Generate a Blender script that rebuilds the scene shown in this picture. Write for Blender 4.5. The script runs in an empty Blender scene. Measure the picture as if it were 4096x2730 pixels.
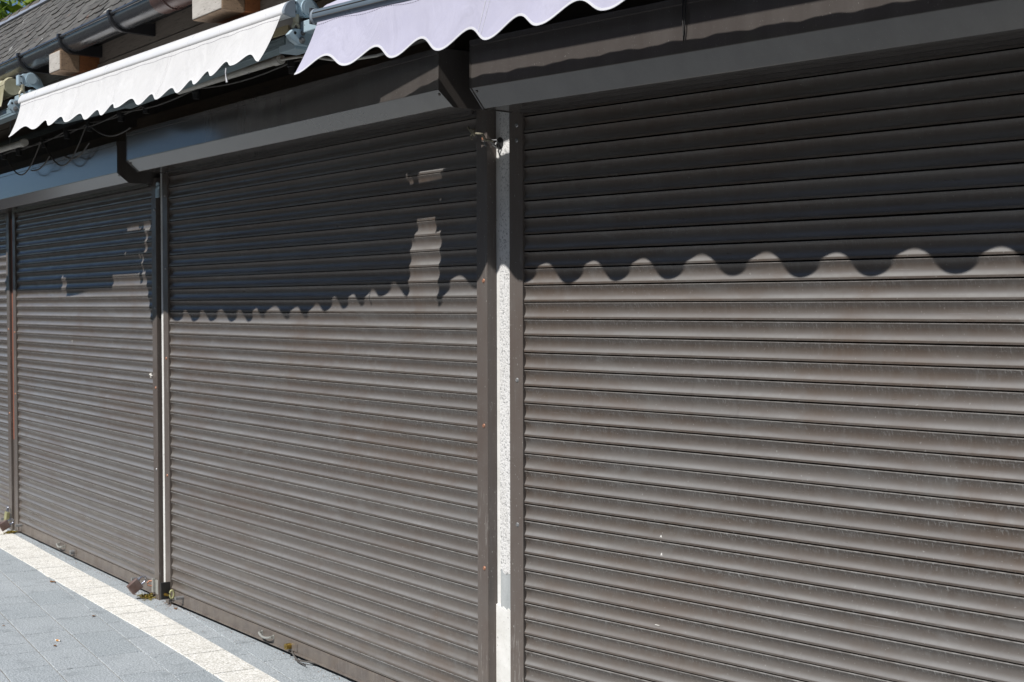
import bpy, bmesh, math, random
from mathutils import Vector, Matrix
random.seed(7)
R = math.radians
D = bpy.data
COL = bpy.context.scene.collection
sc = bpy.context.scene
GZ = -0.016                                   # pavement level

# ------------------------------------------------------------------ mesh builder
class MB:
    def __init__(s): s.v = []; s.f = []; s.att = None
    def add(s, vs, fs):
        n = len(s.v); s.v += [tuple(v) for v in vs]; s.f += [tuple(i + n for i in f) for f in fs]
    def box(s, x0, x1, y0, y1, z0, z1, M=None):
        vs = [Vector((x, y, z)) for x in (x0, x1) for y in (y0, y1) for z in (z0, z1)]
        if M: vs = [M @ v for v in vs]
        s.add(vs, [(0, 1, 3, 2), (4, 6, 7, 5), (0, 4, 5, 1), (2, 3, 7, 6), (0, 2, 6, 4), (1, 5, 7, 3)])
        return s
    def prism_x(s, prof, x0, x1):             # closed (y,z) profile swept along x with end caps
        n = len(prof)
        s.add([(x, y, z) for x in (x0, x1) for (y, z) in prof],
              [(i, (i + 1) % n, n + (i + 1) % n, n + i) for i in range(n)] + [tuple(range(n))[::-1], tuple(range(n, 2 * n))])
        return s
    def tube(s, pts, r, seg=8, caps=True, rs=None):
        pts = [Vector(p) for p in pts]; n = len(pts); rings = []
        up = Vector((0, 0, 1))
        for i, p in enumerate(pts):
            t = (pts[min(i + 1, n - 1)] - pts[max(i - 1, 0)]).normalized()
            a = t.cross(up)
            if a.length < 1e-3: a = t.cross(Vector((0, 1, 0)))
            a.normalize(); b = a.cross(t).normalized()
            rr = rs[i] if rs else r
            rings.append([p + (a * math.cos(2 * math.pi * k / seg) + b * math.sin(2 * math.pi * k / seg)) * rr for k in range(seg)])
        vs = [v for ring in rings for v in ring]
        fs = [(i * seg + k, i * seg + (k + 1) % seg, (i + 1) * seg + (k + 1) % seg, (i + 1) * seg + k) for i in range(n - 1) for k in range(seg)]
        if caps: fs += [tuple(range(seg))[::-1], tuple((n - 1) * seg + k for k in range(seg))]
        s.add(vs, fs); return s
    def cyl(s, p0, p1, r, seg=16, r1=None):
        return s.tube([p0, p1], r, seg, True, [r, r if r1 is None else r1])
    def grid(s, fn, nu, nv):
        vs = [fn(i / nu, j / nv) for i in range(nu + 1) for j in range(nv + 1)]
        w = nv + 1
        s.add(vs, [(i * w + j, (i + 1) * w + j, (i + 1) * w + j + 1, i * w + j + 1) for i in range(nu) for j in range(nv)])
        return s

def part(name, mb, mat, parent=None, base=None, bevel=0.0, smooth=None, label=None):
    base = Vector(base) if base is not None else (Vector(parent['_b']) if parent is not None and '_b' in parent else Vector((0, 0, 0)))
    me = D.meshes.new(name)
    me.from_pydata([tuple(Vector(v) - base) for v in mb.v], [], mb.f)
    bm = bmesh.new(); bm.from_mesh(me)
    bmesh.ops.recalc_face_normals(bm, faces=bm.faces)
    if bevel:
        eds = [e for e in bm.edges if len(e.link_faces) == 2 and e.calc_face_angle(0) > 0.5]
        bmesh.ops.bevel(bm, geom=eds, offset=bevel, segments=2, affect='EDGES', profile=0.6, clamp_overlap=True)
    bm.to_mesh(me); bm.free()
    if smooth is not None:
        me.shade_smooth(); me.set_sharp_from_angle(angle=R(smooth))
    if mb.att:
        for an, vals in mb.att.items():
            a = me.attributes.new(an, 'FLOAT', 'POINT')
            for i, x in enumerate(vals): a.data[i].value = x
    me.materials.append(mat)
    o = D.objects.new(name, me); COL.objects.link(o)
    if parent is not None:
        o.parent = parent
        o['_b'] = tuple(base)
    if label: o['label'] = label
    return o

def tag(o, label, cat, group=None):
    o['label'] = label; o['category'] = cat
    if group: o['group'] = group
    return o

class Frame:
    def __init__(s, x, y, deg): s.o = Vector((x, y, 0)); s.M = Matrix.Rotation(R(deg), 4, 'Z'); s.deg = deg
    def w(s, p): return s.o + (s.M @ Vector(p))

def thing(name, label, cat, fr, base, group=None):
    o = D.objects.new(name, None); COL.objects.link(o)
    o.empty_display_size = 0.1
    o.location = fr.w(base); o.rotation_euler = (0, 0, R(fr.deg)); o['_b'] = tuple(base)
    return tag(o, label, cat, group)

def single(name, mb, mat, label, cat, fr, base, group=None, **kw):
    o = part(name, mb, mat, None, base, **kw)
    o.location = fr.w(base); o.rotation_euler = (0, 0, R(fr.deg))
    return tag(o, label, cat, group)

def struct(name, mb, mat, **kw):
    o = part(name, mb, mat, **kw); o['kind'] = 'structure'; return o

# ------------------------------------------------------------------ materials
def newmat(name):
    m = D.materials.new(name); m.use_nodes = True
    nt = m.node_tree; b = nt.nodes['Principled BSDF']
    return m, nt, b
class NT:
    def __init__(s, nt): s.nt = nt; s.tc = nt.nodes.new('ShaderNodeTexCoord')
    def n(s, t, **kw):
        x = s.nt.nodes.new(t)
        for k, v in kw.items(): setattr(x, k, v)
        return x
    def l(s, a, b): s.nt.links.new(a, b)
    def coord(s, scale=(1, 1, 1), which='Object'):
        m = s.n('ShaderNodeMapping'); m.inputs['Scale'].default_value = scale
        s.l(s.tc.outputs[which], m.inputs['Vector']); return m.outputs[0]
    def noise(s, scale, detail=3, rough=.55, sc=(1, 1, 1), dist=0):
        x = s.n('ShaderNodeTexNoise'); x.inputs['Scale'].default_value = scale
        x.inputs['Detail'].default_value = detail; x.inputs['Roughness'].default_value = rough; x.inputs['Distortion'].default_value = dist
        s.l(s.coord(sc), x.inputs['Vector']); return x.outputs['Fac']
    def ramp(s, fac, *stops, interp='LINEAR'):
        x = s.n('ShaderNodeValToRGB'); cr = x.color_ramp; cr.interpolation = interp
        while len(cr.elements) < len(stops): cr.elements.new(.5)
        for e, (p, c) in zip(cr.elements, stops):
            e.position = p; e.color = (c, c, c, 1) if not isinstance(c, tuple) else (*c, 1)
        s.l(fac, x.inputs[0]); return x.outputs[0]
    def mix(s, fac, a, b, mode='MIX'):
        x = s.n('ShaderNodeMix', data_type='RGBA', blend_type=mode)
        for inp, v in ((0, fac), (6, a), (7, b)):
            if hasattr(v, 'is_linked') or hasattr(v, 'links'): s.l(v, x.inputs[inp])
            elif isinstance(v, tuple): x.inputs[inp].default_value = (*v, 1)
            else: x.inputs[inp].default_value = v
        return x.outputs[2]
    def math(s, op, a, b=0.0):
        x = s.n('ShaderNodeMath', operation=op)
        for i, v in enumerate((a, b)):
            if hasattr(v, 'links'): s.l(v, x.inputs[i])
            else: x.inputs[i].default_value = v
        return x.outputs[0]
    def bump(s, h, strength, dist, b):
        x = s.n('ShaderNodeBump'); x.inputs['Strength'].default_value = strength; x.inputs['Distance'].default_value = dist
        s.l(h, x.inputs['Height']); s.l(x.outputs[0], b.inputs['Normal'])

def simple(name, c0, c1=None, rough=.5, metal=0, scale=8, bump=0, bscale=120, spec=.5, sc=(1, 1, 1), specks=None):
    m, nt, b = newmat(name); g = NT(nt)
    c1 = c1 or tuple(x * .8 for x in c0)
    col = g.mix(g.ramp(g.noise(scale, 5, .6, sc), (.35, 0.), (.65, 1.)), c0, c1)
    if specks:
        col = g.mix(g.ramp(g.noise(specks[0], 2, .5, sc), (specks[1], 0.), (specks[1] + .04, 1.)), col, specks[2])
    g.l(col, b.inputs['Base Color'])
    b.inputs['Metallic'].default_value = metal; b.inputs['Specular IOR Level'].default_value = spec
    g.l(g.ramp(g.noise(scale * 3, 3), (.3, max(rough - .08, .05)), (.7, min(rough + .1, 1))), b.inputs['Roughness'])
    if bump: g.bump(g.noise(bscale, 4), bump, .004, b)
    return m

def curtain_mat():
    m, nt, b = newmat('brown_slat_coating'); g = NT(nt)
    at = g.n('ShaderNodeAttribute', attribute_name='phase'); ph = at.outputs['Fac']
    blot = g.ramp(g.noise(1.7, 5, .62, (1, 1, 2.5)), (.3, 0.), (.7, 1.))
    c = g.mix(blot, (.088, .069, .057), (.100, .086, .076))
    # pale sun glare painted into the colour where each slat faces up
    glare = g.ramp(ph, (.32, 0.), (.56, .38), (.71, 1.), (.80, 1.), (.84, .05), (.95, 0.))
    c = g.mix(g.math('MULTIPLY', glare, g.ramp(g.noise(2.3, 4, .6, (1, 1, 5)), (.3, .55), (.7, 1.))), c, (.245, .240, .232))
    warm = g.ramp(g.noise(.8, 4, .6, (1, 1, 3)), (.52, 0.), (.72, .5))
    c = g.mix(g.math('MULTIPLY', warm, g.ramp(ph, (.1, .4), (.4, 1.), (.75, .25))), c, (.105, .076, .052))
    zone = g.ramp(g.noise(1.9, 5, .65, (1, 1, 1.2)), (.36, .15), (.60, 1.))
    tn = g.n('ShaderNodeAttribute', attribute_name='tone').outputs['Fac']
    c = g.mix(g.ramp(tn, (0., .22), (.5, .0), (1., .0)), c, (.070, .052, .040))
    c = g.mix(g.ramp(tn, (.0, .0), (.6, .0), (1., .22)), c, (.165, .158, .150))
    # large patches of brown, washed out film and splash dirt rising from the ground
    pat = g.ramp(g.noise(1.0, 5, .68, (1.3, 1, 2.6), .8), (.48, 0.), (.64, .42))
    c = g.mix(pat, c, (.108, .074, .052))
    film = g.ramp(g.noise(1.0, 5, .70, (2.2, 1, 3.4), 1.4), (.53, 0.), (.68, .45))
    c = g.mix(film, c, (.165, .160, .152))
    sx = g.n('ShaderNodeSeparateXYZ'); g.l(g.tc.outputs['Object'], sx.inputs[0])
    low = g.math('MULTIPLY', g.ramp(sx.outputs['Z'], (.02, .75), (.35, .30), (.9, .0)), g.ramp(g.noise(1.0, 5, .7, (5, 1, 2.2)), (.35, .2), (.65, 1.)))
    c = g.mix(g.math('MULTIPLY', low, .6), c, (.165, .138, .112))
    # worn edge just under every joint, sun-caught brightness painted in too
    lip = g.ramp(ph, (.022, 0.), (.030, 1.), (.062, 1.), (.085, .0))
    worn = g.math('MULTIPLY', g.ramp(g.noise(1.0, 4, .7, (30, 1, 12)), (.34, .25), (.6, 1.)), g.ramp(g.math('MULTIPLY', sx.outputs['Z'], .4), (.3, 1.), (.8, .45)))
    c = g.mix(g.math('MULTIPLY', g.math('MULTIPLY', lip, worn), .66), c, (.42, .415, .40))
    # chipped white flecks below every joint, dragged downwards
    edge = g.ramp(ph, (.04, .0), (.06, 1.), (.15, .75), (.42, .0))
    fl = g.noise(1.0, 4, .72, (80, 1, 190)); fl2 = g.noise(1.0, 3, .65, (190, 1, 45))
    k = g.math('MULTIPLY', g.math('MULTIPLY', g.math('MAXIMUM', g.ramp(fl2, (.56, 0.), (.63, 1.)), g.ramp(fl, (.58, 0.), (.64, 1.))), edge), zone)
    k = g.math('MULTIPLY', k, g.ramp(g.math('MULTIPLY', sx.outputs['Z'], .4), (.1, 1.), (.5, .85), (.78, .18)))
    c = g.mix(g.math('MULTIPLY', k, .90), c, (.46, .455, .44))
    # hair scratches, scattered dots
    sc1 = g.ramp(g.noise(1.0, 3, .5, (3.2, 1, 480)), (.69, 0.), (.72, 1.))
    sz = g.ramp(g.noise(1.6, 2, .5, (1, 1, 3)), (.50, 0.), (.6, 1.))
    c = g.mix(g.math('MULTIPLY', g.math('MULTIPLY', sc1, sz), .6), c, (.34, .33, .32))
    dots = g.ramp(g.noise(150, 2, .5), (.72, 0.), (.75, 1.))
    c = g.mix(g.math('MULTIPLY', dots, .6), c, (.36, .355, .34))
    runs = g.ramp(g.noise(1.0, 5, .65, (34, 1, 2.4)), (.46, 0.), (.80, .5))
    c = g.mix(runs, c, (.15, .14, .13))
    wipe = g.math('MULTIPLY', g.ramp(g.noise(1.0, 5, .7, (5, 1, 9), 2.5), (.56, 0.), (.70, .6)), g.ramp(g.noise(.9, 3), (.45, 0.), (.62, 1.)))
    c = g.mix(wipe, c, (.19, .183, .175))
    grime = g.ramp(g.noise(1.0, 5, .7, (16, 1, 1.3)), (.60, 0.), (.82, .32))
    c = g.mix(grime, c, (.055, .043, .035))
    # the gap between two slats, its shade painted near black
    gap = g.ramp(ph, (.0, 1.), (.020, 1.), (.024, 0.), (.938, 0.), (.942, 1.), interp='LINEAR')
    c = g.mix(gap, c, (.004, .004, .004))
    g.l(c, b.inputs['Base Color'])
    g.l(g.ramp(g.noise(6, 4, .6, (1, 1, 5)), (.3, .27), (.7, .40)), b.inputs['Roughness'])
    g.l(g.math('MULTIPLY', g.math('SUBTRACT', 1.0, gap), .55), b.inputs['Specular IOR Level'])
    g.bump(g.noise(1.0, 3, .5, (2.0, 1, 14)), .12, .004, b)
    return m

def rail_mat():
    m = simple('brown_rail_coating', (.112, .090, .078), (.128, .110, .098), .40, scale=3, sc=(2, 2, 1), specks=(90, .70, (.36, .35, .33)))
    nt = m.node_tree; b = nt.nodes['Principled BSDF']; g = NT(nt)
    c = b.inputs['Base Color'].links[0].from_socket
    sc_ = g.math('MULTIPLY', g.ramp(g.noise(1.0, 4, .65, (150, 150, 9)), (.60, 0.), (.66, .8)), g.ramp(g.noise(2.1, 3), (.48, .05), (.62, 1.)))
    c = g.mix(sc_, c, (.33, .315, .295))
    c = g.mix(g.ramp(g.noise(1.0, 5, .7, (24, 24, 1.6)), (.52, 0.), (.72, .55)), c, (.150, .138, .126))
    c = g.mix(g.ramp(g.noise(4.5, 5, .7), (.60, 0.), (.72, .55)), c, (.085, .058, .042))
    sx = g.n('ShaderNodeSeparateXYZ'); g.l(g.tc.outputs['Object'], sx.inputs[0])
    low = g.math('MULTIPLY', g.ramp(sx.outputs['Z'], (.0, .9), (.25, .35), (.6, .0)), g.ramp(g.noise(12, 5, .7), (.38, .1), (.6, 1.)))
    c = g.mix(g.math('MULTIPLY', low, .7), c, (.20, .17, .14))
    g.l(c, b.inputs['Base Color']); return m

def paver_mat(name, lo, hi, chip, dark, thr=.6):
    m, nt, b = newmat(name); g = NT(nt)
    at = g.n('ShaderNodeAttribute', attribute_name='tone')
    c = g.mix(at.outputs['Fac'], lo, hi)
    c = g.mix(g.ramp(g.noise(3, 5, .6), (.35, 0.), (.75, .4)), c, tuple(x * .78 for x in lo))
    sp = g.noise(125, 3, .62)
    c = g.mix(g.ramp(sp, (thr - .08, 0.), (thr + .04, 1.)), c, chip)
    c = g.mix(g.ramp(sp, (.34, 1.), (.46, 0.)), c, dark)
    c = g.mix(g.ramp(g.noise(9, 4, .65), (.56, 0.), (.70, .45)), c, tuple(x * .62 for x in lo))
    c = g.mix(g.ramp(g.noise(26, 3, .6), (.70, 0.), (.74, .6)), c, tuple(x * .45 for x in lo))
    g.l(c, b.inputs['Base Color']); b.inputs['Roughness'].default_value = .85; b.inputs['Specular IOR Level'].default_value = .3
    g.bump(g.noise(125, 3, .6), .6, .004, b)
    return m

def render_mat():                             # rough white masonry render
    m, nt, b = newmat('rough_white_render'); g = NT(nt)
    h = g.noise(130, 4, .65)
    c = g.mix(g.ramp(h, (.34, 1.), (.48, 0.)), (.80, .79, .77), (.34, .34, .335))
    c = g.mix(g.ramp(g.noise(5, 5, .65, (3, 3, .8)), (.48, 0.), (.75, .5)), c, (.55, .53, .49))
    g.l(c, b.inputs['Base Color']); b.inputs['Roughness'].default_value = .9
    g.bump(h, .9, .006, b); return m

def wood_mat(name, a, b2, dark, axis=(1, 9, 9), rough=.75):
    m, nt, b = newmat(name); g = NT(nt)
    gr = g.noise(5, 6, .65, axis, .6)
    c = g.mix(g.ramp(gr, (.3, 0.), (.7, 1.)), a, b2)
    c = g.mix(g.ramp(g.noise(14, 4, .6, axis, .3), (.58, 0.), (.68, .8)), c, dark)
    g.l(c, b.inputs['Base Color']); b.inputs['Roughness'].default_value = rough
    g.bump(gr, .5, .004, b); return m

def cloth_mat(name, c0, c1, trans):
    m, nt, b = newmat(name); g = NT(nt)
    c = g.mix(g.ramp(g.noise(7, 5, .6), (.35, 0.), (.65, 1.)), c0, c1)
    c = g.mix(g.ramp(g.noise(11, 4, .65, (1, 1, .6)), (.56, 0.), (.70, .35)), c, (c1[0] * .92, c1[1] * .915, c1[2] * .90))
    c = g.mix(g.ramp(g.noise(1.0, 4, .6, (22, 22, 2)), (.62, 0.), (.78, .25)), c, tuple(x * .90 for x in c1))
    c = g.mix(g.ramp(g.noise(240, 2, .5), (.74, 0.), (.78, .6)), c, (.85, .85, .86))
    g.l(c, b.inputs['Base Color']); b.inputs['Roughness'].default_value = .8; b.inputs['Specular IOR Level'].default_value = .2
    t = g.n('ShaderNodeBsdfTranslucent'); g.l(c, t.inputs['Color'])
    mx = g.n('ShaderNodeMixShader'); mx.inputs[0].default_value = trans
    g.l(b.outputs[0], mx.inputs[1]); g.l(t.outputs[0], mx.inputs[2])
    g.l(mx.outputs[0], nt.nodes['Material Output'].inputs['Surface'])
    h = g.math('ADD', g.math('MULTIPLY', g.noise(1.0, 3, .5, (9, 9, 3.2), 1.2), 1.0), g.math('MULTIPLY', g.noise(700, 2), .06))
    g.bump(h, .38, .03, b); return m

def leaf_mat():
    m, nt, b = newmat('leaf_green'); g = NT(nt)
    at = g.n('ShaderNodeAttribute', attribute_name='tone')
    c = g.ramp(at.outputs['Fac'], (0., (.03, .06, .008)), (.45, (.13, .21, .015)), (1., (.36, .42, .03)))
    g.l(c, b.inputs['Base Color']); b.inputs['Roughness'].default_value = .5
    t = g.n('ShaderNodeBsdfTranslucent'); g.l(c, t.inputs['Color'])
    mx = g.n('ShaderNodeMixShader'); mx.inputs[0].default_value = .35
    g.l(b.outputs[0], mx.inputs[1]); g.l(t.outputs[0], mx.inputs[2]); g.l(mx.outputs[0], nt.nodes['Material Output'].inputs['Surface'])
    return m

def tile_mat():
    m, nt, b = newmat('old_roof_tile'); g = NT(nt)
    at = g.n('ShaderNodeAttribute', attribute_name='tone')
    c = g.mix(at.outputs['Fac'], (.075, .072, .066), (.125, .120, .110))
    c = g.mix(g.ramp(g.noise(22, 4, .6), (.5, 0.), (.7, .6)), c, (.10, .10, .085))
    c = g.mix(g.ramp(g.noise(11, 2, .5), (.70, 0.), (.73, .9)), c, (.42, .42, .40))
    c = g.mix(g.ramp(g.noise(17, 3, .5), (.66, 0.), (.72, .5)), c, (.16, .07, .035))
    g.l(c, b.inputs['Base Color']); b.inputs['Roughness'].default_value = .8; g.bump(g.noise(60, 4), .5, .004, b); return m

M = dict(
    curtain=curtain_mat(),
    rail=rail_mat(),
    boxm=simple('brown_box_coating', (.074, .064, .058), (.092, .082, .075), .17, scale=2.5, sc=(4, 4, .7), spec=.75, specks=(140, .72, (.3, .29, .27))),
    dark=simple('black_void', (.012, .012, .013), (.02, .02, .02), .7),
    copper=simple('copper_rivet', (.42, .20, .12), (.30, .15, .10), .5, .3, 60),
    steel=simple('dull_steel', (.36, .36, .36), (.24, .24, .24), .42, .5, 30),
    alloy=simple('pale_alloy', (.50, .50, .46), (.38, .38, .35), .45, .4, 40),
    brass=simple('brass', (.42, .29, .07), (.30, .20, .05), .35, .8, 60),
    rust=simple('brown_rusty_steel', (.14, .085, .07), (.20, .15, .14), .6, .2, 25, bump=.3, bscale=90),
    rustred=simple('red_oxide_post', (.30, .115, .075), (.22, .09, .06), .6, 0, 6, sc=(8, 8, 1)),
    yellow=simple('yellowed_zinc', (.42, .41, .22), (.34, .33, .17), .5, .3, 30),
    chrome=simple('bright_shackle', (.55, .57, .66), (.45, .46, .5), .25, .9, 20),
    wall=simple('dark_plank_wall', (.045, .036, .028), (.03, .025, .02), .8, scale=3, sc=(1, 1, 12), bump=.3, bscale=25),
    fascia=wood_mat('grey_brown_fascia', (.27, .24, .205), (.20, .172, .15), (.09, .075, .065), (1, 6, 14)),
    soffit=wood_mat('brown_soffit_plank', (.085, .060, .035), (.055, .04, .026), (.025, .02, .016), (1, 10, 10)),
    render=render_mat(),
    plaster=simple('white_plaster', (.80, .79, .76), (.66, .65, .61), .85, scale=9, bump=.35, bscale=60, specks=(60, .68, (.45, .44, .42))),
    grout=simple('grey_mortar', (.44, .46, .46), (.34, .36, .36), .9, scale=25, bump=.4, bscale=80, sc=(1, 1, .4)),
    gutter=simple('anthracite_gutter', (.056, .062, .072), (.066, .069, .074), .20, .1, 2, spec=.9, sc=(.6, 14, 14)),
    gutdark=simple('black_gutter_bracket', (.025, .026, .03), (.04, .04, .045), .4, .2),
    gutbrown=simple('brown_gutter_sleeve', (.15, .085, .075), (.10, .065, .06), .3, .1, 5),
    beamg=wood_mat('weathered_timber', (.60, .57, .52), (.45, .42, .38), (.20, .17, .14), (2, 2, 10)),
    beamb=wood_mat('brown_timber', (.36, .14, .05), (.24, .09, .035), (.08, .035, .018), (10, 3, 10)),
    endg=wood_mat('cracked_end_grain', (.34, .235, .15), (.22, .15, .10), (.06, .04, .03), (5, 6, 9)),
    tile=tile_mat(), lead=simple('blue_grey_flashing', (.34, .38, .44), (.26, .28, .32), .5, .2, 20),
    ridge=simple('mossy_ridge_tile', (.085, .072, .058), (.14, .13, .11), .85, 0, 18, bump=.6, bscale=50),
    white=simple('white_powder_coat', (.80, .80, .80), (.77, .78, .79), .32, scale=4),
    wcloth=cloth_mat('white_awning_cloth', (.675, .672, .667), (.64, .637, .634), .04),
    lcloth=cloth_mat('lilac_awning_cloth', (.505, .497, .605), (.475, .467, .58), .04),
    hemw=simple('white_piping', (.68, .68, .71), (.62, .62, .65), .7),
    hemc=simple('white_hem', (.76, .755, .75), (.70, .70, .70), .8),
    stitch=simple('grey_thread', (.30, .28, .33), (.36, .34, .38), .8),
    lbar=simple('blue_grey_aluminium', (.185, .235, .285), (.20, .255, .31), .34, .35, 3, sc=(.6, 8, 8)),
    lcap=simple('grey_end_cap', (.30, .35, .40), (.26, .30, .34), .4, .1),
    bracket=simple('pale_blue_grey_casting', (.46, .58, .65), (.41, .53, .60), .38, .1, 12, specks=(70, .70, (.17, .18, .17))),
    arm=simple('grey_blue_arm', (.24, .31, .335), (.20, .265, .29), .42, .1, 3, sc=(.6, 9, 9)),
    cream=simple('aged_cream_plastic', (.62, .58, .46), (.44, .41, .28), .5, 0, 35),
    rollerc=simple('stained_cream_fabric', (.46, .43, .31), (.30, .28, .16), .85, 0, 10, bump=.3, bscale=40),
    rollerg=simple('grey_rolled_fabric', (.42, .39, .36), (.36, .33, .31), .85, 0, 6),
    pale=wood_mat('pale_yellow_board', (.62, .53, .33), (.52, .44, .27), (.30, .25, .15), (14, 4, 60)),
    lamp=simple('lamp_tube', (.66, .64, .58), (.52, .50, .44), .4, 0, 12),
    cable=simple('grey_cable', (.11, .10, .09), (.075, .07, .065), .6),
    blackp=simple('black_socket_plastic', (.018, .018, .018), (.028, .027, .026), .5),
    rope=simple('frayed_cord', (.30, .27, .20), (.20, .18, .13), .9, 0, 60),
    butt=simple('butt_filter', (.55, .25, .06), (.62, .30, .08), .8), paper=simple('cigarette_paper', (.8, .78, .74), (.7, .68, .62), .8),
    leafdry=simple('dry_leaf', (.22, .10, .035), (.16, .08, .03), .8, 0, 40),
    moss=simple('moss', (.13, .15, .02), (.30, .17, .03), .9, 0, 90, bump=.6, bscale=200),
    pgrey=paver_mat('grey_granite_paver', (.32, .355, .372), (.395, .425, .44), (.53, .57, .59), (.185, .21, .225)),
    pwhite=paver_mat('cream_granite_paver', (.655, .635, .57), (.73, .71, .645), (.86, .85, .81), (.42, .41, .37), .55),
    joint=simple('sandy_joint', (.19, .17, .14), (.15, .12, .085), .95, 0, 30, bump=.5, bscale=200),
    added_asphalt=simple('low_bounce_asphalt', (.045, .045, .047), (.062, .060, .058), .9, 0, 3, bump=.5, bscale=220, specks=(180, .66, (.12, .12, .12))),
    added_kerb=simple('added_kerb_granite', (.28, .28, .28), (.20, .20, .20), .85, 0, 40, bump=.4, bscale=120),
    bark=simple('bark', (.06, .045, .035), (.10, .08, .06), .9, 0, 14, bump=.6, bscale=40),
    leaf=leaf_mat(), sky_block_hill=simple('dark_blocker_slope', (.012, .018, .009), (.022, .030, .012), .95, 0, .6),
)

_b = M['boxm'].node_tree.nodes['Principled BSDF']; _b.inputs['Coat Weight'].default_value = .35
for _l in list(_b.inputs['Roughness'].links): M['boxm'].node_tree.links.remove(_l)
_b.inputs['Roughness'].default_value = .20; _b.inputs['Coat Roughness'].default_value = .12
# ------------------------------------------------------------------ frames of the bent shop front
MID = Frame(0, 0, 0)
RGT = Frame(.261, .040, 7.97)
LFT = Frame(-3.260, -.001, -1.535)
P = .062                                      # slat pitch

# ------------------------------------------------------------------ roller shutters
def curtain(u0, u1, z0, ztop, seed, ga=.021, gb=.938):
    rnd = random.Random(seed); mb = MB(); ph = []
    joints = []
    k = -1
    while True:
        z = z0 - P * k if k <= 28 else z0 - P * 28 - (k - 28) * (z0 - P * 28 - .070) / 9.0
        joints.append(z)
        if k == 37: break
        k += 1
    prof = [(.0, .016), (ga, .016), (ga + .005, -.0005), (ga + .013, -.0035), (ga + .029, -.0046), (.07, -.0040)]
    for i in range(1, 13):
        t = i / 13; prof.append((.07 + .755 * t, -.0040 + .0080 * (1 - (2 * t - 1) ** 2)))
    prof += [(.825, -.0042), (.84, -.0048), (gb - .010, -.0046), (gb, -.003), (gb + .005, .016), (1.0, .016)]
    def phase(h): return 0.0 if h <= ga else (1.0 if h > gb + .001 else .025 + (h - ga) / (gb - ga) * .912)
    nu = 44; tn = []
    dents = [(rnd.uniform(u0, u1), rnd.uniform(.1, 2.2), rnd.uniform(.05, .16), rnd.uniform(-.0022, .0026)) for _ in range(34)]
    for a, b in zip(joints[:-1], joints[1:]):
        dy = rnd.uniform(-.0009, .0009); tilt = rnd.uniform(-.0012, .0012); tone = rnd.random()
        s1, s2, s3 = rnd.uniform(-.0006, .0006), rnd.uniform(0, 6.28), rnd.uniform(2, 5); sag = [s1 * math.sin(s2 + s3 * i_ / nu) for i_ in range(nu + 1)]
        n0 = len(mb.v)
        for i in range(nu + 1):
            x = u0 + (u1 - u0) * i / nu
            dd = sum(am * math.exp(-((x - dx) / w_) ** 2 - ((.5 * (a + b) - dz) / .034) ** 2) for dx, dz, w_, am in dents)
            for (h, y) in prof:
                mb.v.append((x, y + dy + tilt * (i / nu - .5) + dd * math.sin(math.pi * min(1, max(0, h))) , a - (a - b) * h + sag[i])); ph.append(phase(h)); tn.append(tone)
        w = len(prof)
        for i in range(nu):
            for j in range(w - 1):
                mb.f.append((n0 + i * w + j, n0 + (i + 1) * w + j, n0 + (i + 1) * w + j + 1, n0 + i * w + j + 1))
    mb.att = {'phase': ph, 'tone': tn}
    return mb, joints[-1]

def box_prof(ztop, zl, zb, off=.215, ch=.150):
    return [(.10, ztop), (-off, ztop), (-off, zl), (-ch, zb), (.10, zb)]

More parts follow.
